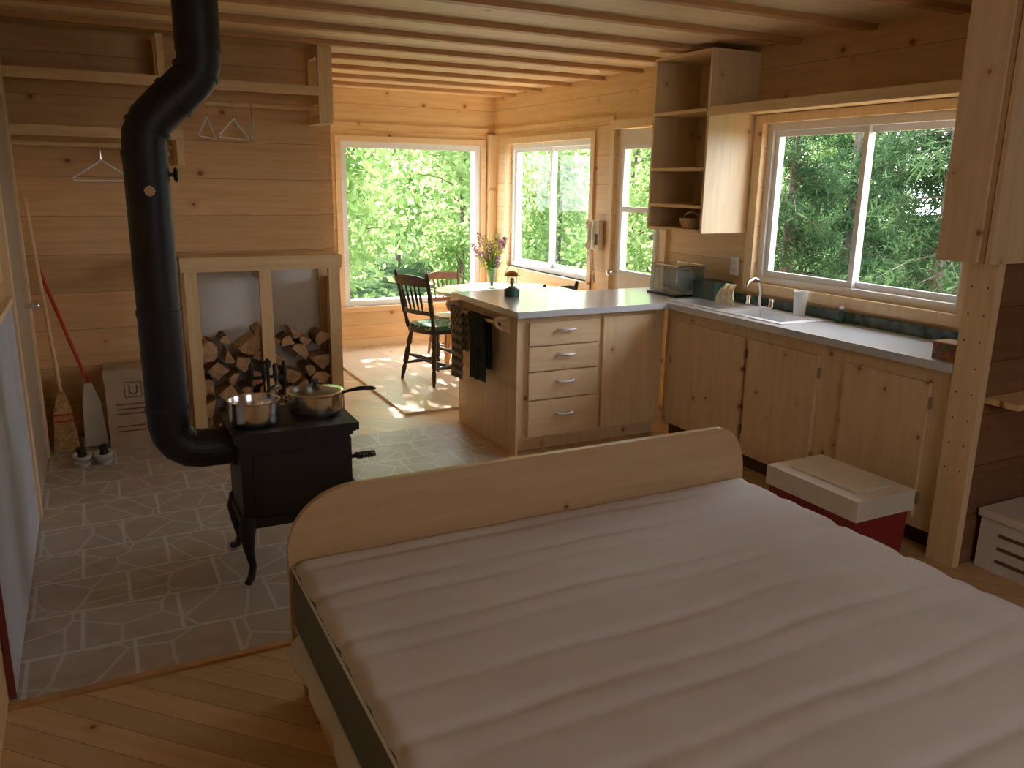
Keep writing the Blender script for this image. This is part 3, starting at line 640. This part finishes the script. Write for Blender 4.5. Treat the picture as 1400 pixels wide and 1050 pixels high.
# ---------------------------------------------------------------- phone
t=thing('wall_telephone',(3.76,5.82,1.22),'beige corded wall telephone between window and door','telephone')
G().box(3.72,3.762,5.75,5.88,1.12,1.36).done('base',beigeP,parent=t,bevel=.008)
G().sweep([(3.69,5.85,1.13),(3.68,5.85,1.15),(3.695,5.85,1.19),(3.695,5.85,1.29),(3.68,5.85,1.33),(3.69,5.85,1.35)],[.022,.027,.017,.017,.027,.022],12).done('handset',beigeP,parent=t,smooth=True)
G().box(3.717,3.72,5.76,5.80,1.16,1.25).done('keypad',blackPl,parent=t)
hel=[]
for i in range(240):
    s=i/239; base=Vector((3.72,5.85-.10*math.sin(s*pi*.9)+.03*s,1.12-.30*math.sin(s*pi)*.9)); base.y+=.05*s
    hel.append((base.x+.009*math.cos(i*.9),base.y+.009*math.sin(i*.9),base.z))
G().sweep(hel,.004,5).done('coiled_cord',beigeP,parent=t,smooth=True)
# ---------------------------------------------------------------- table + chairs
TC=(3.15,6.45,.02)
t=thing('dining_table',TC,'white-topped oval dining table with turned golden legs','table')
el=[(TC[0]+.57*math.cos(2*pi*i/48),TC[1]+.43*math.sin(2*pi*i/48)) for i in range(48)]
G().prism(el,.715,.742,'Z').done('table_top',tableTop,parent=t,bevel=.006)
G().box(2.80,3.50,6.20,6.70,.63,.715).done('apron',legM,parent=t,bevel=.004)
def turned(p0,p1,prof,seg=14):
    p0=Vector(p0); p1=Vector(p1); d=p1-p0; return [p0+d*s for s,_ in prof],[r for _,r in prof]
LP=[(0,.018),(.04,.022),(.08,.018),(.12,.030),(.18,.030),(.22,.018),(.3,.024),(.45,.034),(.52,.030),(.56,.018),(.6,.032),(.66,.032),(.70,.02),(.78,.034),(1,.036)]
for x,y in ((2.84,6.24),(3.46,6.24),(2.84,6.66),(3.46,6.66)):
    dx=(x-TC[0])*.25; dy=(y-TC[1])*.25
    a,b=turned((x+dx,y+dy,.02),(x,y,.70),LP); G().sweep(a,b,16).done('leg',legM,parent=t,smooth=True)
ch=local('dining_chair','dark wooden spindle-back dining chair at the table','chair','dining chairs')
sp=[(.21*math.copysign(abs(math.cos(a2))**.6,math.cos(a2)),.20*math.copysign(abs(math.sin(a2))**.7,math.sin(a2))) for a2 in np.linspace(0,2*pi,32,endpoint=False)]
G().prism(sp,.425,.455,'Z').done('seat',chairBlk,parent=ch,bevel=.008)
CL=[(0,.012),(.1,.016),(.25,.020),(.32,.013),(.36,.022),(.5,.022),(.6,.024),(.68,.014),(.74,.024),(.9,.018),(1,.015)]
for sx in (-1,1):
    for sy in (-1,1):
        a,b=turned((sx*.21,sy*.20,0),(sx*.145,sy*.14,.43),CL); G().sweep(a,b,12).done('leg',chairBlk,parent=ch,smooth=True)
SPp=[(0,.009),(.2,.012),(.4,.018),(.5,.02),(.6,.018),(.8,.012),(1,.009)]
for p0,p1 in (((-.19,-.182,.14),(-.19,.182,.14)),((.19,-.182,.14),(.19,.182,.14)),((-.19,0,.14),(.19,0,.14)),((-.178,.175,.22),(.178,.175,.22)),((-.178,-.175,.22),(.178,-.175,.22))):
    a,b=turned(p0,p1,SPp); G().sweep(a,b,10).done('stretcher',chairBlk,parent=ch,smooth=True)
for sx in (-1,1):
    a,b=turned((sx*.165,-.16,.45),(sx*.20,-.26,.93),[(0,.016),(.1,.018),(.2,.012),(.28,.02),(.5,.018),(.7,.014),(.85,.018),(.97,.014),(1,.008)]); G().sweep(a,b,12).done('back_post',chairBlk,parent=ch,smooth=True)
def rail(z,h,yo,name):
    g=G(); b=g.b; rows=[]
    for q in np.linspace(-1,1,15):
        yy=yo-.03*(1-q*q); hh=h*(1-.35*abs(q)**3) if name=='crest_rail' else h
        x=q*(.165+.035*(z-.45)/.48)
        rows.append([b.verts.new((x,yy-.009,z-h/2)),b.verts.new((x,yy+.009,z-h/2)),b.verts.new((x,yy+.009,z-h/2+hh)),b.verts.new((x,yy-.009,z-h/2+hh))])
    for r1,r2 in zip(rows,rows[1:]):
        for i in range(4): b.faces.new((r1[i],r1[(i+1)%4],r2[(i+1)%4],r2[i]))
    b.faces.new(rows[0]); b.faces.new(rows[-1][::-1]); g.done(name,chairBlk,parent=ch,smooth=True)
rail(.86,.085,-.245,'crest_rail'); rail(.60,.035,-.19,'lower_rail')
for x in (-.10,-.05,0,.05,.10):
    y0=-.19-.028; a,b=turned((x,y0,.605),(x*1.1,-.245-.026,.83),[(0,.006),(.3,.009),(.5,.011),(.7,.009),(1,.006)]); G().sweep(a,b,8).done('spindle',chairBlk,parent=ch,smooth=True)
place(ch,(2.49,6.28,.02),-1.25)
dup(ch,(3.02,7.16,.02),pi+.1,.87,chairBrn,'reddish-brown wooden spindle-back chair behind the table')
dup(ch,(3.19,5.78,.02),.3,.94,None,'dark wooden spindle-back chair tucked behind the peninsula')
def cushion(loc,rz,lab):
    g=G(); g.prism([(x*.92,y*.92) for x,y in sp],0,.03,'Z'); o=g.done('seat_cushion',floralM,bevel=.012,seg=3,label=lab,category='cushion',group='chair cushions'); o.location=loc; o.rotation_euler=(0,0,rz)
cushion((2.49,6.28,.476),-1.25,'green floral seat cushion on the dark chair')
c=(3.10,6.48,.742)
t=thing('flower_vase',c,'clear glass vase of lavender, pink and yellow blooms','vase')
G().lathe([(0,0),(.035,0),(.032,.02),(.03,.08),(.04,.16),(.045,.18),(.042,.18),(.036,.155),(.026,.08),(.027,.01),(0,.008)],c,24).done('vase_body',glassV,parent=t,smooth=True)
for i in range(22):
    an=random.random()*6.3; sp2=random.uniform(.03,.19); top=Vector((c[0]+sp2*math.cos(an),c[1]+sp2*math.sin(an),c[2]+random.uniform(.28,.50)))
    bot=Vector(c)+Vector((random.uniform(-.01,.01),random.uniform(-.01,.01),.02)); mid=bot.lerp(top,.45); mid.x=c[0]+(top.x-c[0])*.3; mid.y=c[1]+(top.y-c[1])*.3
    f=G().sweep([bot,mid,top],.0025,5).done('stem',stemM,parent=t,smooth=True)
    g=G(); d=(top-mid).normalized()
    for j in range(20):
        q=j/20; p=top-d*(.13*(1-q)); rr=.028*(1-q*.6); a3=j*2.4+random.random()
        g.ball((p.x+rr*math.cos(a3),p.y+rr*math.sin(a3),p.z+random.uniform(-.008,.008)),random.uniform(.008,.013),6,(1,1,.7))
    g.done('flower_spike',(purpleM,yellM,pinkM,yellM,purpleM)[i%5],parent=f,smooth=True)
g=G()
for i in range(50):
    an=random.random()*6.3; r1=random.uniform(.04,.16); z=c[2]+random.uniform(.17,.38); p=Vector((c[0],c[1],c[2]+.16)); q=Vector((c[0]+r1*math.cos(an),c[1]+r1*math.sin(an),z))
    g.sweep([p,p.lerp(q,.5),q],[.003,.011,.001],6,sy=.2)
g.done('foliage',stemM,parent=t)
# ---------------------------------------------------------------- bed
BX0,BX1,BY0,BY1,BZ=.46,2.285,.40,2.385,.50
t=thing('bed_base',(1.38,1.4,0),'low pine box bed base under the mattress','bed base')
G().box(BX0+.03,BX1-.02,BY0+.02,BY1,0,.254).done('base_box',boardY,parent=t,bevel=.004)
g=G(); b=g.b; rows=[]
for i in range(60):
    y=BY0+(BY1-BY0-.03)*i/59; rows.append([b.verts.new((BX0+.006-.03*math.sin(q*3.1)+.008*math.sin(y*23+q*3),y,.253-.11*q*(.9+.15*math.sin(y*9)))) for q in np.linspace(0,1,7)])
for r1,r2 in zip(rows,rows[1:]):
    for j in range(6): b.faces.new((r1[j],r1[j+1],r2[j+1],r2[j]))
g.done('bed_skirt',sheet,parent=t,smooth=True)
r=.20; x0,x1=BX0-.01,BX1+.01; zt=.715; zb=.10
poly=[(x0,zb),(x0,zt-r)]+[(x0+r*1.1*(1-math.cos(a2)),zt-r+r*math.sin(a2)) for a2 in np.linspace(0,pi/2,14)[1:]]+[(x1-r*.75*(1-math.cos(a2)),zt-r+r*math.sin(a2)) for a2 in np.linspace(pi/2,0,14)]+[(x1,zb)]
poly2=[poly[0]]
for p in poly[1:]:
    if (Vector(p)-Vector(poly2[-1])).length>1e-4: poly2.append(p)
g=G(); g.prism(poly2,2.39,2.415,'Y'); g.box(x0+.03,x0+.09,2.395,2.41,0,zb+.001).box(x1-.09,x1-.03,2.395,2.41,0,zb+.001)
g.done('headboard',headM,bevel=.004,loc=(1.38,2.40,0),label='pale plywood headboard with rounded corners at the mattress end',category='headboard')
t=thing('mattress',(1.38,1.39,.257),'thick mattress with cream channel-quilted top and grey sides','mattress')
nx,ny=80,360
V=[];F=[]
def edge(d,rr=.035):
    return 0 if d>=rr else -(rr-math.sqrt(max(0,rr*rr-(rr-d)**2)))
seams=[]; yy=BY0+.05
gaps=[.17,.10,.17,.18,.09]; q=0
while yy<BY1-.03: seams.append((yy,.0075 if q%5 not in (1,4) else .0045)); yy+=gaps[q%5]; q+=1
for j in range(ny+1):
    for i in range(nx+1):
        x=BX0+(BX1-BX0)*i/nx; y=BY0+(BY1-BY0)*j/ny
        dx=min(x-BX0,BX1-x); dy=min(y-BY0,BY1-y)
        z=BZ+edge(dx)+edge(dy)*.9
        wob=.004*math.sin(x*4+y*3)+.003*math.sin(x*9-y*7)
        for s2,am in seams: 
            ds=abs(y+wob-s2)
            if ds<.09: z-=am*math.exp(-(ds/.023)**2)*(1+.3*math.sin(x*6+s2*20))
        z+=.008*math.sin(x*7+2*math.sin(y*5))*math.exp(-((x-1.6)**2+(y-1.3)**2)*2)
        z+=.0015*math.sin(x*24+y*13)*math.sin(y*19-x*8)
        V.append((x-1.38,y-1.39,z-.257))
for j in range(ny):
    for i in range(nx):
        a=j*(nx+1)+i; F.append((a,a+1,a+nx+2,a+nx+1))
me=bpy.data.meshes.new('top_cover'); me.from_pydata(V,[],F); me.polygons.foreach_set('use_smooth',[True]*len(F)); me.materials.append(matW)
o=bpy.data.objects.new('top_cover',me); COL.objects.link(o); o.parent=t
G().box(BX0,BX1,BY0,BY1,.257,BZ-.030).done('side_border',matG,parent=t,bevel=.008)
for z in (.264,BZ-.032): G().sweep([(BX0-.001,BY0,z),(BX0-.001,BY1,z),(BX1+.001,BY1,z),(BX1+.001,BY0,z)],.005,8).done('piping',sheet,parent=t,smooth=True)
# ---------------------------------------------------------------- cooler
t=thing('picnic_cooler',(2.95,2.45,0),'red picnic cooler with cream lid between bed and cabinets','cooler')
G().prism([(2.80,.04),(3.10,.04),(3.118,.275),(2.782,.275)],2.21,2.71,'Y').done('cooler_body',redM,parent=t,bevel=.03,seg=4)
G().box(2.82,3.08,2.24,2.68,.0,.05).done('foot',blackPl,parent=t,bevel=.01)
G().box(2.77,3.13,2.195,2.725,.272,.365).done('lid',coolW,parent=t,bevel=.04,seg=6,smooth=True)
G().box(2.84,3.06,2.27,2.65,.36,.374).done('lid_panel',coolW,parent=t,bevel=.008,smooth=True)
G().sweep([(2.775,2.36,.20),(2.75,2.36,.22),(2.75,2.56,.22),(2.775,2.56,.20)],.010,10).done('handle',coolW,parent=t,smooth=True)
# ---------------------------------------------------------------- outdoors
G().box(-30,50,-20,60,-.9,-.6).done('ground',groundM,**ST)
def leafmesh(name,cents,cr,per,size,mat,flat=0):
    c=np.repeat(np.array(cents),per,axis=0); N=len(c); p=c+np.clip(np.random.normal(0,1,(N,3)),-1.8,1.8)*np.array(cr)
    d1=np.random.normal(0,1,(N,3)); d1/=np.linalg.norm(d1,axis=1)[:,None]; d2=np.random.normal(0,1,(N,3)); d2-=(d2*d1).sum(1)[:,None]*d1; d2/=np.linalg.norm(d2,axis=1)[:,None]
    s=size*np.random.uniform(.6,1.3,(N,1)); a=d1*s; b=d2*s*.55
    if flat: a=d1*s*1.6; b=d2*s*.22
    vs=np.stack([p-a,p+b,p+a,p-b],1).reshape(-1,3); fs=np.arange(N*4).reshape(N,4)
    me=bpy.data.meshes.new(name); me.from_pydata(vs.tolist(),[],fs.tolist()); me.materials.append(mat); return me
def decid(seed,h=4.2,label='leafy green tree outside the window'):
    random.seed(seed); np.random.seed(seed)
    t=local('leafy_tree',label,'tree','trees outside the cabin')
    g=G(); top=Vector((random.uniform(-.3,.3),random.uniform(-.3,.3),h)); pts=[Vector((0,0,-.6)),Vector((random.uniform(-.1,.1),random.uniform(-.1,.1),h*.4)),top]; g.sweep(pts,[.06,.045,.01],8)
    cents=[]
    for i in range(46):
        z=random.uniform(-.3,h*.95); an=random.random()*6.3; r1=random.uniform(.25,1.15)*(1-.3*abs(z/h-.5)); p=pts[0].lerp(top,(z+.6)/(h+.6)); q=Vector((p.x+r1*math.cos(an),p.y+r1*math.sin(an),z+.25))
        if i%2==0: g.sweep([p,p.lerp(q,.5)+Vector((0,0,.08)),q],[.018,.012,.004],5)
        cents.append(tuple(q))
    g.done('trunk',trunkM,parent=t,smooth=True)
    me=leafmesh('foliage',cents,(.25,.25,.2),105,.078,leafM); o=bpy.data.objects.new('foliage',me); COL.objects.link(o); o.parent=t
    return t
def conif(seed,h=5.0):
    random.seed(seed); np.random.seed(seed)
    t=local('conifer_tree','dark spruce tree outside the window','tree','trees outside the cabin')
    g=G().sweep([(0,0,-.6),(0,0,h)],[.10,.03],8); cents=[]
    for i in range(100):
        z=random.uniform(-.4,h*.95); L=random.uniform(.5,1.2)*(1-z/h*.5); an=random.random()*6.3
        q=Vector((L*math.cos(an),L*math.sin(an),z-.25*L)); p=Vector((0,0,z)); g.sweep([p,p.lerp(q,.5)+Vector((0,0,.05)),q],[.014,.009,.003],5)
        for s in (.4,.62,.82,1): 
            c2=p.lerp(q,s); cents.append((c2.x,c2.y,c2.z-.04))
    g.done('trunk',trunkM,parent=t,smooth=True)
    me=leafmesh('foliage',cents,(.12,.12,.08),46,.05,needleM,1); o=bpy.data.objects.new('foliage',me); COL.objects.link(o); o.parent=t
    return t
dt=[decid(1),decid(2),decid(3)]; ct=[conif(4),conif(5)]
random.seed(11)
spots=[(2.7,11.4,1.02),(5.2,12.0,.78),(3.7,14.5,.95),(7.4,10.6,.76),(6.6,14.8,.95),(9.6,13.0,.9),(9.4,16.2,.98),(4.2,18.0,1.2),(7.6,18.4,1.15),(12.6,15.6,1.1),(11.0,19.4,1.2),(7.6,22,1.35),(3.6,22,1.35),(15,19.5,1.35),(12.9,12.0,1.1),(16.6,14.5,1.35),(16.6,10.2,1.35),(11.5,24,1.5),(1.0,15.5,1.1),(16.2,24,1.5),(16.8,6.4,1.3)]
for i,(x,y,s) in enumerate(spots):
    if i<3: place(dt[i],(x,y,-.1),random.random()*6,s)
    else: dup(dt[i%3],(x,y,-.1),random.random()*6,s)
cs=[(6.3,4.5,.72),(6.8,6.7,.78),(8.8,5.3,.85),(9.1,7.9,.85),(11.4,6.4,.9),(11.5,9.1,.95),(14.0,7.9,1.0),(8.3,3.0,.8),(13.8,4.9,.95)]
for i,(x,y,s) in enumerate(cs):
    if i<2: place(ct[i],(x,y,-.1),random.random()*6,s)
    else: dup(ct[i%2],(x,y,-.1),random.random()*6,s)
# ---------------------------------------------------------------- light
w=bpy.data.worlds.new('sky'); scn.world=w; w.use_nodes=True; nt=w.node_tree; bg=nt.nodes['Background']
bg.inputs[0].default_value=(.90,.95,1,1); bg.inputs[1].default_value=9.5
sl=bpy.data.lights.new('sun','SUN'); sl.energy=50; sl.angle=.012; sl.color=(1,.93,.82)
so=bpy.data.objects.new('sun',sl); COL.objects.link(so); so.rotation_euler=Vector((.16,1,.74)).to_track_quat('Z','Y').to_euler()
def area(name,loc,target,size,e,col):
    l=bpy.data.lights.new(name,'AREA'); l.energy=e; l.size=size; l.color=col; o=bpy.data.objects.new(name,l); COL.objects.link(o); o.location=loc
    o.rotation_euler=(Vector(loc)-Vector(target)).to_track_quat('Z','Y').to_euler()
area('fill_light',(1.8,-1.2,2.2),(1.6,4,.8),1.6,22,(.97,.95,.95))  # added fill light behind the camera, not a lamp of the room
# ---------------------------------------------------------------- camera
cam=bpy.data.cameras.new('camera'); co=bpy.data.objects.new('camera',cam); COL.objects.link(co)
th=math.radians(13.87); ps=math.radians(27.1); ro=math.radians(.92)
fh=Vector((math.sin(ps),math.cos(ps),0)); rr=Vector((math.cos(ps),-math.sin(ps),0)); zz=Vector((0,0,1))
Fw=fh*math.cos(th)-zz*math.sin(th); U=fh*math.sin(th)+zz*math.cos(th)
Xc=rr*math.cos(ro)+U*math.sin(ro); Yc=-rr*math.sin(ro)+U*math.cos(ro)
co.matrix_world=Matrix(((Xc.x,Yc.x,-Fw.x,0),(Xc.y,Yc.y,-Fw.y,0),(Xc.z,Yc.z,-Fw.z,1.65),(0,0,0,1)))
cam.sensor_width=36; cam.lens=36*1114/1400; cam.clip_start=.02
scn.camera=co
scn.view_settings.view_transform='Standard'; scn.view_settings.look='None'; scn.view_settings.exposure=0
